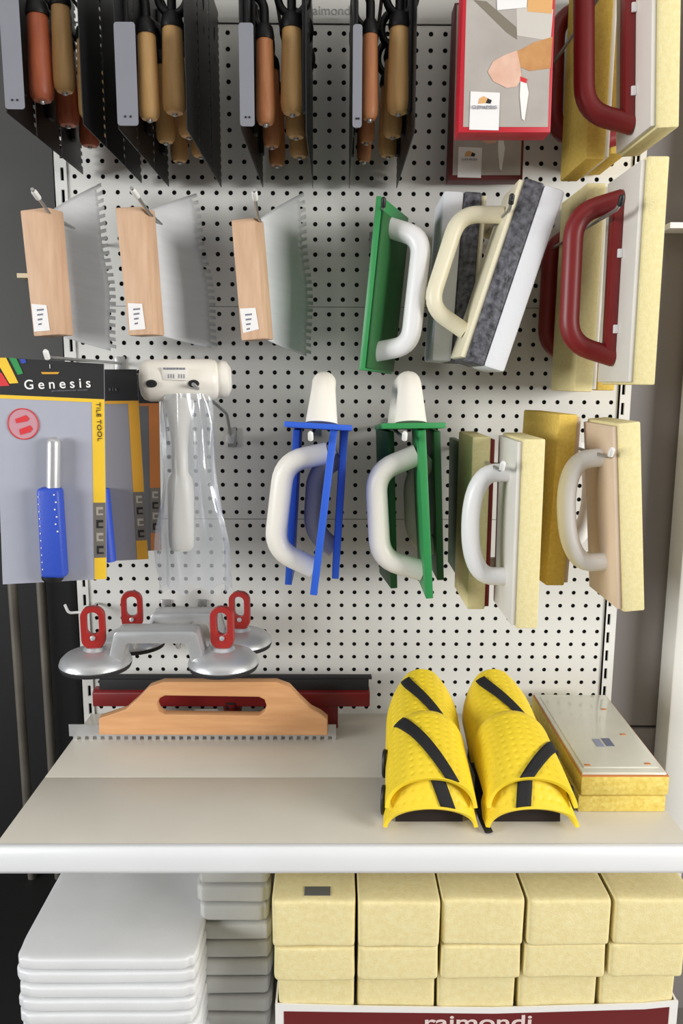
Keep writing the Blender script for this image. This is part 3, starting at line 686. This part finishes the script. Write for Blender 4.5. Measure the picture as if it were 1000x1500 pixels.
# bag hanging from the head round the handle
pb0, pb1 = at(272, 576, YM), at(288, 862, YM)
rng = random.Random(3); ph = [rng.uniform(0, 6.28) for _ in range(12)]
def bag(u, v):
    a = 2*math.pi*u; cpt = pb0.lerp(pb1, v)
    rx = .031+.024*v**.8 + (.004*math.sin(9*v+1)); ry = .028-.012*v
    k = 1+.07*math.sin(5*a+ph[0]+4*v)+.06*math.sin(9*a+ph[1]+7*v)+.05*math.sin(14*a+ph[2]-5*v)
    return (cpt.x+rx*k*math.cos(a), cpt.y+ry*k*math.sin(a)-.004, cpt.z+.006*math.sin(6*a+ph[3])*v)
b = MB(); b.grid(bag, 96, 60, closeu=True); o = obj('plastic_bag', b, bag_m); tag(o, 'clear crinkled plastic bag hanging round the white mallet handle', 'bag')
# its hook
q0, q1, q2_ = at(283, 563, YM-.045), at(332, 606, -.10), at(338, 640, -.02)
t = thing('peg_hook', 'grey wire hook passing through the white mallet head', 'hook', q2_, HOOKG)
b = MB(); b.tube(round_poly([q0, q1, q2_, Vector((q2_.x, -.001, q2_.z-.004))], .012), .0028); obj('rod', b, hook_m, t, world=True)
b = MB(); b.box(q2_.x-.008, q2_.x+.008, -.006, -.0005, q2_.z-.02, q2_.z+.016); obj('base_clip', b, hook_m, t, bevel=.001, world=True)
b = MB(); b.lathe([(.004, 0), (.0075, .002), (.0075, .016), (.004, .018)], q2_+Vector((-.001, -.004, .006)), (0, 0, -1), n=14); obj('cap', b, hook_tip, t, world=True)

# ------------------------------------------------------------------ suction lifters
def lifter(label, xl, xr, yc_px, Y, k, first):
    a, c = at(xl, yc_px, Y), at(xr, yc_px, Y); m = (a+c)/2; hs = (c.x-a.x)/2
    t = thing('suction_lifter', label, 'suction lifter', m, 'double suction lifters')
    for s in (-1, 1):
        x = s*hs
        b = MB(); b.lathe([(.001, .027*k), (.016*k, .027*k), (.020*k, .022*k), (.036*k, .019*k), (.050*k, .013*k), (.057*k, .006*k), (.0595*k, -.001), (.056*k, -.005*k)], (x, 0, -.008), n=48); cup = obj('suction_cup', b, alu, t)
        b = MB(); b.lathe([(.05*k, -.012*k), (.057*k, -.010*k), (.059*k, -.005*k), (.056*k, -.002*k)], (x, 0, -.008), n=40); obj('rubber_pad', b, black_rubber, cup)
        Mv = Matrix.Translation((x, -.004, .017*k)) @ Matrix.Rotation(math.radians(-8*s), 4, 'Z')
        lv = plate('lever', [rrect(-.0195*k, .0195*k, 0, .072*k, .0165*k), rrect(-.0098*k, .0098*k, .024*k, .063*k, .0095*k)], .013*k, red_bright, t, Mv)
        b = MB(); b.lathe([(.0045*k, 0), (.004*k, .002), (.001, .003)], (x, -.0105*k, .036*k), (0, -1, 0), n=14); obj('lever_pin', b, alu, lv)
    hx = hs-.046*k; zt_ = .052*k
    out = round_poly([(-hx-.022, -.016), (-hx-.006, zt_), (hx+.006, zt_), (hx+.022, -.016)], .008, 4)
    inn = round_poly([(-hx, -.016), (-hx+.012, zt_-.021*k), (hx-.012, zt_-.021*k), (hx, -.016)], .006, 4)
    pts = out+inn[::-1]
    b = MB(); b.prism([(x, -.024*k, z) for x, z in pts], (0, .044*k, 0)); obj('bridge_handle', b, alu, t, bevel=.002)
    return t, m, zt_, hx
lt, lm, lz, lhx = lifter('front double suction lifter with red levers and grey bridge handle', 140, 327, 962, -.22, .99, True)
lt2, lm2, lz2, lhx2 = lifter('rear double suction lifter half hidden behind the front one', 196, 352, 932, -.085, .97, False)
for s_, nm in ((-1, 'left'), (1, 'right')):
    hook((lm.x+s_*.035, -.236, lm.z+lz-.0245), f'peg hook under the {nm} end of the suction lifter bridges', up=.003, tipm=hook_m)
p = at(112, 897, -.05); p2 = at(95, 886, -.06)
t = thing('peg_hook', 'empty pale hook curling out beside the left slotted upright', 'hook', p, HOOKG)
b = MB(); b.tube(round_poly([(p.x+.022, -.004, p.z+.004), (p.x+.02, -.05, p.z), p, (p.x-.013, -.055, p.z), p2], .008), .0026); obj('rod', b, hook_tip, t, world=True)

# ------------------------------------------------------------------ long spreader and squeegee on the shelf
Yw = -.125
def w2(px, py): p = at(px, py, Yw); return (p.x, p.z)
outl = [w2(*p) for p in [(147, 1073), (147, 1049), (165, 1043), (186, 1036), (204, 1020), (220, 1003), (240, 996), (405, 996), (424, 1003), (440, 1020), (456, 1035), (470, 1042), (480, 1050), (480, 1074)]]
slot = [w2(*p) for p in [(243, 1016), (380, 1018), (388, 1022), (391, 1031), (388, 1040), (380, 1045), (243, 1043), (235, 1039), (231, 1030), (235, 1020)]]
p = at(313, 1060, Yw)
t = thing('long_notched_spreader', 'long spreader with slotted beech handle and toothed blade, standing on the shelf', 'spreader', (p.x, Yw, SZ))
bd = plate('handle', [outl, slot], .020, wood_board, t, Matrix.Translation((-p.x, 0, -SZ)), bevel=.002)
xa, xb = w2(98, 1070)[0], w2(492, 1070)[0]; zb = w2(300, 1074)[1]
b = MB(); pts = [(xa, zb+.012), (xb, zb+.012), (xb, SZ+.006)]; n = 34
for i in range(n):
    x0 = xb-(xb-xa)*i/n; x1 = xb-(xb-xa)*(i+.5)/n; x2 = xb-(xb-xa)*(i+1)/n
    pts += [(x0-.0005, SZ), (x1, SZ), (x1-.0005, SZ+.007), (x2, SZ+.007)]
b.prism([(x, Yw+.010, z) for x, z in pts], (0, .0016, 0)); obj('toothed_blade', b, alu, t, world=True)
b = MB(); b.prism([(x, Yw-.0110, z) for x, z in [(w2(284, 1041)[0], w2(284, 1043)[1]), (w2(325, 1041)[0], w2(325, 1043)[1]), (w2(325, 1037)[0], w2(325, 1037)[1]), (w2(284, 1037)[0], w2(284, 1037)[1])]], (0, .001, 0))
Ys = -.055
xa, xb = at(139, 1020, Ys).x, at(541, 1020, Ys).x; zt_ = at(300, 991, Ys).z; zm = at(300, 1009, Ys).z
t = thing('floor_squeegee', 'dark red squeegee bar with black rubber strip, behind the beech-handled spreader', 'squeegee', ((xa+xb)/2, Ys, SZ))
b = MB(); b.prism([(xa, Ys+y, z) for y, z in [(-.016, SZ+.045), (-.016, zm-.002), (-.008, zm+.002), (.010, zm+.002), (.016, zm-.004), (.016, SZ+.045)]], (xb-xa, 0, 0)); obj('bar', b, red_pl, t, bevel=.002, world=True)
b = MB(); b.box(xa+.012, xb-.002, Ys-.009, Ys+.012, zm, zt_-.003); b.box(xa+.004, xb+.004, Ys-.004, Ys+.014, zt_-.004, zt_); obj('rubber_strip', b, black_rubber, t, bevel=.001, world=True)
b = MB(); mx = (xa+xb)/2; b.lathe([(.012, 0), (.016, .006), (.018, .046), (.02, .05)], (mx, Ys, SZ), (0, 0, 1)); obj('handle_socket', b, red_pl, t, world=True)
for x in (xa+.06, xb-.10):
    b = MB(); b.box(x, x+.04, Ys-.012, Ys+.012, SZ, SZ+.046); obj('brace', b, red_pl, t, bevel=.002, world=True)
q0 = at(302, 1041, Ys-.0165); b = MB(); b.box(q0.x-.022, q0.x+.022, Ys-.0172, Ys-.016, q0.z-.004, q0.z+.003); obj('label', b, sticker, t, world=True)
q0 = at(337, 1034, Ys-.0165); b = MB(); b.box(q0.x-.008, q0.x+.009, Ys-.0172, Ys-.016, q0.z-.007, q0.z+.006); obj('printed_mark', b, ink_black, t, world=True)

# ------------------------------------------------------------------ knee pads
def knee_pad(label, xf, xbk, w0, w1, straps, buckle_side):
    """xf / xbk: world X of the crest at the front and at the back"""
    t = thing('knee_pad', label, 'knee pad', (xf, -.3, SZ), 'yellow knee pads on the shelf')
    Yfr, Ybk = -.405, -.165
    def xc(Y): k = (Y-Yfr)/(Ybk-Yfr); return xf+(xbk-xf)*k
    def wd(Y): k = (Y-Yfr)/(Ybk-Yfr); return w0+(w1-w0)*k
    plates = {'front': (-.412, SZ+.036, -.372, SZ+.084, .06), 'middle': (-.397, SZ+.074, -.268, SZ+.136, .066), 'rear': (-.290, SZ+.104, -.165, SZ+.152, .058)}
    def surf(nm, u, v, off=0, dimple=False):
        Y0, z0, Y1, z1, drop = plates[nm]; tt = 2*u-1; a = tt*math.pi/2*.93
        Y = Y0+(Y1-Y0)*v; z = z0+(z1-z0)*v
        W = wd(Y)/2
        if nm == 'rear':
            if v > .62: k = math.sqrt(max(0, 1-((v-.62)/.38)**2*.62)); W *= k; drop = drop*(.3+.7*k)
        if nm == 'middle':
            z += .006*math.sin(math.pi*min(1, v*1.1)); W *= .98; drop = .034+.030*min(1, v*1.6)
            if v > .80: k = (v-.80)/.20; z -= .020*k*k; W *= 1-.10*k*k
        drop = min(drop, z-SZ-.007) if nm != 'front' or v >= .3 else z-SZ-.007
        zz = z - drop*(1-math.cos(a)**.75)/(1-math.cos(math.pi/2*.93)**.75)
        yy = Y
        if nm == 'middle': yy -= .012*abs(tt)**2*(1-v)**2; zz -= .004*abs(tt)**3*(1-v)**2
        if dimple and abs(tt) < .9 and .06 < v < .95:
            q = math.cos(tt*W*math.pi/.0058*.5*1.25)*math.cos((Y-Y0)*1.18*math.pi/.0058*.5); off += -.0016*max(0, q*q-.25)
        return Vector((xc(Y)+(W+off)*math.sin(a), yy-off*.4, zz+off*math.cos(a)))
    for nm in ('rear', 'middle', 'front'):
        b = MB(); b.grid(lambda u, v: surf(nm, u, v, 0, True), 110, 80); o = obj('shell_plate', b, yellow_pad, t, world=True)
        md = o.modifiers.new('thickness', 'SOLIDIFY'); md.thickness = .006; md.offset = 1
        md2 = o.modifiers.new('edge', 'BEVEL'); md2.width = .0015; md2.segments = 2; md2.angle_limit = math.radians(50)
    for nm, (u0, v0), (u1, v1), hw in straps:
        def sp(a, b_):
            u = u0+(u1-u0)*b_; v = v0+(v1-v0)*b_
            return surf(nm, min(1, max(0, u+(a-.5)*2*hw)), min(1, max(0, v)), .0068)
        b = MB(); b.grid(sp, 5, 16); o = obj('strap', b, strap_m, t, world=True)
        md = o.modifiers.new('thickness', 'SOLIDIFY'); md.thickness = .002; md.offset = 1
    b = MB()
    def core(u, v):
        Y = -.385+.205*v; top = SZ+.035+.095*v; W = wd(Y)*.40; a = math.pi*u
        return Vector((xc(Y)-W*math.cos(a)*(1.0), Y, SZ+.0005+(top-SZ)*math.sin(a)**.5 if 0 < u < 1 else SZ+.0005))
    b.grid(core, 21, 10)
    n0 = len(b.v)//10; b.f += [tuple(range(21)), tuple(range(9*21, 10*21))]
    obj('inner_padding', b, mat('dark_padding', (38, 28, 24), .9), t, world=True)
    for Y, zz in ((-.31, SZ+.055), (-.375, SZ+.030)):
        x = xc(Y)+buckle_side*(wd(Y)/2+.006); b = MB()
        b.tube([(x+.002*math.cos(i*math.pi/10), Y+.013*math.cos(i*math.pi/10), zz+.020*math.sin(i*math.pi/10)) for i in range(20)], .0035, closed=True, n=8); obj('buckle', b, black_plastic, t, world=True)
        b = MB(); x2 = xc(Y)-buckle_side*(-.0); b.box(min(x, x-buckle_side*.03), max(x, x-buckle_side*.03), Y-.008, Y+.008, zz-.002, zz+.001); obj('side_strap', b, strap_m, t, world=True)
    return t
xL = at(630, 1180, -.40).x; xLb = at(617, 985, -.165).x
knee_pad('left yellow knee pad with black diagonal straps, beside the beech-handled spreader end', xL, xLb, .128, .108, [('rear', (.30, .88), (.64, .16), .055), ('middle', (.24, .86), (.66, .0), .055), ('front', (.52, .9), (.62, .0), .055)], -1)
xR = at(778, 1180, -.40).x; xRb = at(722, 980, -.165).x
knee_pad('right yellow knee pad with black straps, next to the stacked sponge slabs', xR, xRb, .126, .108, [('rear', (.32, .88), (.64, .16), .055), ('middle', (.90, .66), (.46, .0), .055), ('front', (.48, .9), (.42, .0), .055)], 1)
# loose strap end between the pads
b = MB(); pts = [at(705, 1090, Z=SZ+.05), at(700, 1150, Z=SZ+.03), at(704, 1195, Z=SZ+.004), at(716, 1219, Z=SZ+.004)]
b.tube(round_poly(pts, .02), .006, .002, n=8); tag(obj('loose_strap', b, strap_m), 'loose black strap end lying on the shelf between the knee pads', 'strap')

# ------------------------------------------------------------------ stacked sponge slabs in trays
def slab(label, z0, z1, dx, lid):
    c = [Vector((.389+dx, -.3585, 0)), Vector((.5245+dx, -.3585, 0)), Vector((.5335+dx*.3, -.046, 0)), Vector((.392+dx*.3, -.044, 0))]
    ctr = sum(c, Vector())/4
    t = thing('sponge_slab', label, 'sponge', (ctr.x, ctr.y, z0), 'yellow sponge slabs stacked on the shelf')
    b = MB(); b.hexa([p+Vector((0, 0, z0)) for p in c], [p+Vector((0, 0, z1)) for p in c]); obj('foam', b, yellow_edge, t, bevel=.003, world=True)
    if lid:
        def ins(d, z): return [p+(ctr-p).normalized()*d+Vector((0, 0, z)) for p in c]
        b = MB(); b.hexa(ins(.002, z1-.001), ins(.002, z1+.001)); obj('rim', b, orange_edge, t, world=True)
        b = MB(); b.hexa(ins(.006, z1+.0005), ins(.008, z1+.004)); o = obj('clear_lid', b, clear_lid, t, bevel=.0012, world=True)
        b = MB(); b.hexa(ins(.022, z1+.0035), ins(.024, z1+.0055)); obj('lid_panel', b, clear_lid, t, bevel=.0008, world=True)
        for px, py, w_, m in ((876, 1088, .010, mat('bluish_print', (150, 156, 180), .6)), (890, 1087, .011, mat('slate_print', (110, 116, 140), .6))):
            p = at(px, py, Z=z1+.006); b = MB(); b.box(p.x-w_*.6, p.x+w_*.6, p.y-.014, p.y+.014, z1+.005, z1+.0062); obj('printed_label', b, m, t, world=True)
        for px, py in ((884, 1040), (912, 1077), (948, 1120), (860, 1122)):
            p = at(px, py, Z=z1+.004); b = MB(); b.box(p.x-.005, p.x+.005, p.y-.003, p.y+.003, z1+.003, z1+.0062); obj('corner_clip', b, orange_edge, t, bevel=.001, world=True)
slab('lower yellow sponge slab of the pair at the right end of the shelf', SZ, SZ+.0265, -.003, False)
slab('upper yellow sponge slab with clear lid and orange rim, right end of the shelf', SZ+.0275, SZ+.058, 0, True)

# ------------------------------------------------------------------ stacked foam packs under the shelf
def pack(x0, x1, y0, y1, z0, z1, m, seed, label, group):
    t = bpy.data.objects
    rg = random.Random(seed); b = MB(); n = 26
    cx, cy, cz = (x0+x1)/2, (y0+y1)/2, (z0+z1)/2; hx, hy, hz = (x1-x0)/2, (y1-y0)/2, (z1-z0)/2
    ph = [rg.uniform(0, 6.28) for _ in range(6)]
    def sgn(a, p): return math.copysign(abs(a)**p, a)
    def fn(u, v):
        a = 2*math.pi*u; e = -math.pi/2+math.pi*v
        k = 1+.004*math.sin(7*a+ph[0])+.003*math.sin(13*a+ph[1])
        ce = sgn(math.cos(e), .14)
        x = hx*k*ce*sgn(math.cos(a), .14); y = hy*k*ce*sgn(math.sin(a), .14); z = (hz-.0006)*sgn(math.sin(e), .26)
        z += .0004*math.sin(30*x+ph[2])+.0004*math.sin(24*y+ph[3])
        return (cx+x, cy+y, cz+z)
    b.grid(fn, 120, 22, closeu=True)
    return tag(obj('foam_pack', b, m), label, 'foam pack', group)
pl_, pr_ = at(20, 1420, -.42).x, at(287, 1420, -.42).x
names = ['topmost', 'second', 'third', 'fourth', 'bottom']
ztop = .512; zb_ = .3005; hh = (ztop-zb_)/9
names = ['topmost', 'second', 'third', 'fourth', 'fifth', 'sixth', 'seventh', 'eighth', 'bottom']
for i in range(9):
    z1 = ztop-i*hh; rg = random.Random(i)
    pack(pl_+rg.uniform(-.002, .002), pr_+rg.uniform(-.002, .002), -.425+rg.uniform(-.0015, .0015), -.09, z1-hh+.0002, z1-.0002, foam_pack, i, f'{names[i]} white foam pack of the front stack under the shelf', 'white foam packs under the shelf')
pl2, pr2 = at(290, 1400, -.335).x, at(396, 1400, -.335).x
ztop = .60; n = 9; hh = (ztop-zb_)/n
for i in range(n):
    z1 = ztop-i*hh; rg = random.Random(20+i)
    pack(pl2+rg.uniform(-.002, .003), pr2+rg.uniform(-.003, .002), -.335, -.03, z1-hh+.0002, z1-.0002, foam_grey, 30+i, f'{names[i]} grey foam pack of the narrow stack beside the sponge carton', 'grey foam packs under the shelf')

# ------------------------------------------------------------------ carton of sponges
Yb = -.425
x0c, x1c = at(403, 1480, Yb).x, at(992, 1480, Yb).x
zc = at(600, 1474, Yb).z; zbt = .3005
t = thing('display_carton', 'white and maroon open carton filled with pale sponge blocks under the shelf', 'box', ((x0c+x1c)/2, -.25, zbt))
b = MB(); pts = [(x0c, zbt), (x1c, zbt), (x1c, zc+.008), (x1c-.05, zc+.003), (x0c+.33, zc-.004), (x0c+.25, zc-.003), (x0c+.12, zc-.0005), (x0c, zc+.004)]
b.prism([(x, Yb, z) for x, z in pts], (0, .003, 0)); obj('front_panel', b, carton_w, t, world=True)
b = MB(); i_ = .013; pts = [(x0c+i_, zbt+.001), (x1c-i_, zbt+.001), (x1c-i_, zc-.002), (x1c-.05, zc-.006), (x0c+.33, zc-.013), (x0c+.12, zc-.010), (x0c+i_, zc-.008)]
b.prism([(x, Yb-.0006, z) for x, z in pts], (0, .0005, 0)); obj('maroon_print', b, carton_r, t, world=True)
tx = at(700, 1506, Yb-.001); text('lettering', 'raimondi', mat('pale_pink_ink', (222, 200, 196), .5), t, Matrix.Translation((tx.x, Yb-.0012, at(700, 1487, Yb).z-.011)) @ FRONT, .03, world=True, fit=(.162, .024), bold=.0004)
b = MB(); b.box(x0c, x0c+.003, Yb+.003, -.06, zbt, zc+.004); b.box(x1c-.003, x1c, Yb+.003, -.06, zbt, zc+.006); obj('side_panel', b, carton_w, t, world=True)
b = MB(); b.box(x0c+.003, x1c-.003, Yb+.003, -.06, zbt+.10, zbt+.107); obj('carton_floor', b, carton_w, t, world=True)
cols = [(399, 520), (523, 643), (645, 765), (768, 890), (893, 1012)]
rows = [(.5435, .620), (.4855, .5425), (.4080, .4845)]
def sponge_block(x0, x1, y0, y1, z0, z1, seed, label):
    rg = random.Random(seed); b = MB(); ph = [rg.uniform(0, 6.28) for _ in range(4)]
    cx, cy, cz = (x0+x1)/2, (y0+y1)/2, (z0+z1)/2; hx, hy, hz = (x1-x0)/2, (y1-y0)/2, (z1-z0)/2
    def sg(a, p): return math.copysign(abs(a)**p, a)
    def fn(u, v):
        a = 2*math.pi*u; e = -math.pi/2+math.pi*v; ce = sg(math.cos(e), .10)
        x = ce*sg(math.cos(a), .10); y = ce*sg(math.sin(a), .10); z = sg(math.sin(e), .10)
        return (cx+hx*x*(1+.01*math.sin(3*z+ph[0])), cy+hy*y*(1+.012*math.sin(3*x+ph[1])), cz+hz*z*(1-.015*math.sin(2.5*x+ph[2])**2))
    b.grid(fn, 72, 36, closeu=True)
    return tag(obj('sponge_block', b, sponge_b), label, 'sponge', 'pale sponge blocks in the carton')
cn = ['first', 'second', 'third', 'fourth', 'fifth']; rn = ['top', 'middle', 'lowest visible']
for r, (z0, z1) in enumerate(rows):
    for c_, (a, b_) in enumerate(cols):
        rg = random.Random(r*7+c_); X0, X1 = at(a, 1400, -.44).x+.0015*r*(1-c_/2), at(b_, 1400, -.44).x-.0015*r*(c_/2)
        if c_ == 4: X1 = min(X1, x1c-.004+.012*(r == 0))
        if r == 2: X0 = max(X0, x0c+.004)
        dz = .006*(c_/4) if r else .004*(c_/4); 
        lb = f'pale sponge block, {cn[c_]} from left in the {rn[r]} row of the carton'
        zt2 = z1+(dz if r < 2 else .006*(c_/4)-.0005)
        zb2 = z0+(dz if r < 2 else 0)
        if r == 0: zt2 = min(zt2, SZ-.045)
        yf = (-.446, -.442, -.419)[r]+rg.uniform(-.002, .002)
        o = sponge_block(X0, X1, yf, -.24, zb2, zt2, r*9+c_, lb)
        if r == 0 and c_ == 0:
            b = MB(); b.box((X0+X1)/2-.014, (X0+X1)/2+.024, yf+.012, yf+.032, zt2-.0003, zt2+.0005); obj('printed_label', b, mat('grey_label', (96, 96, 92), .6), o)
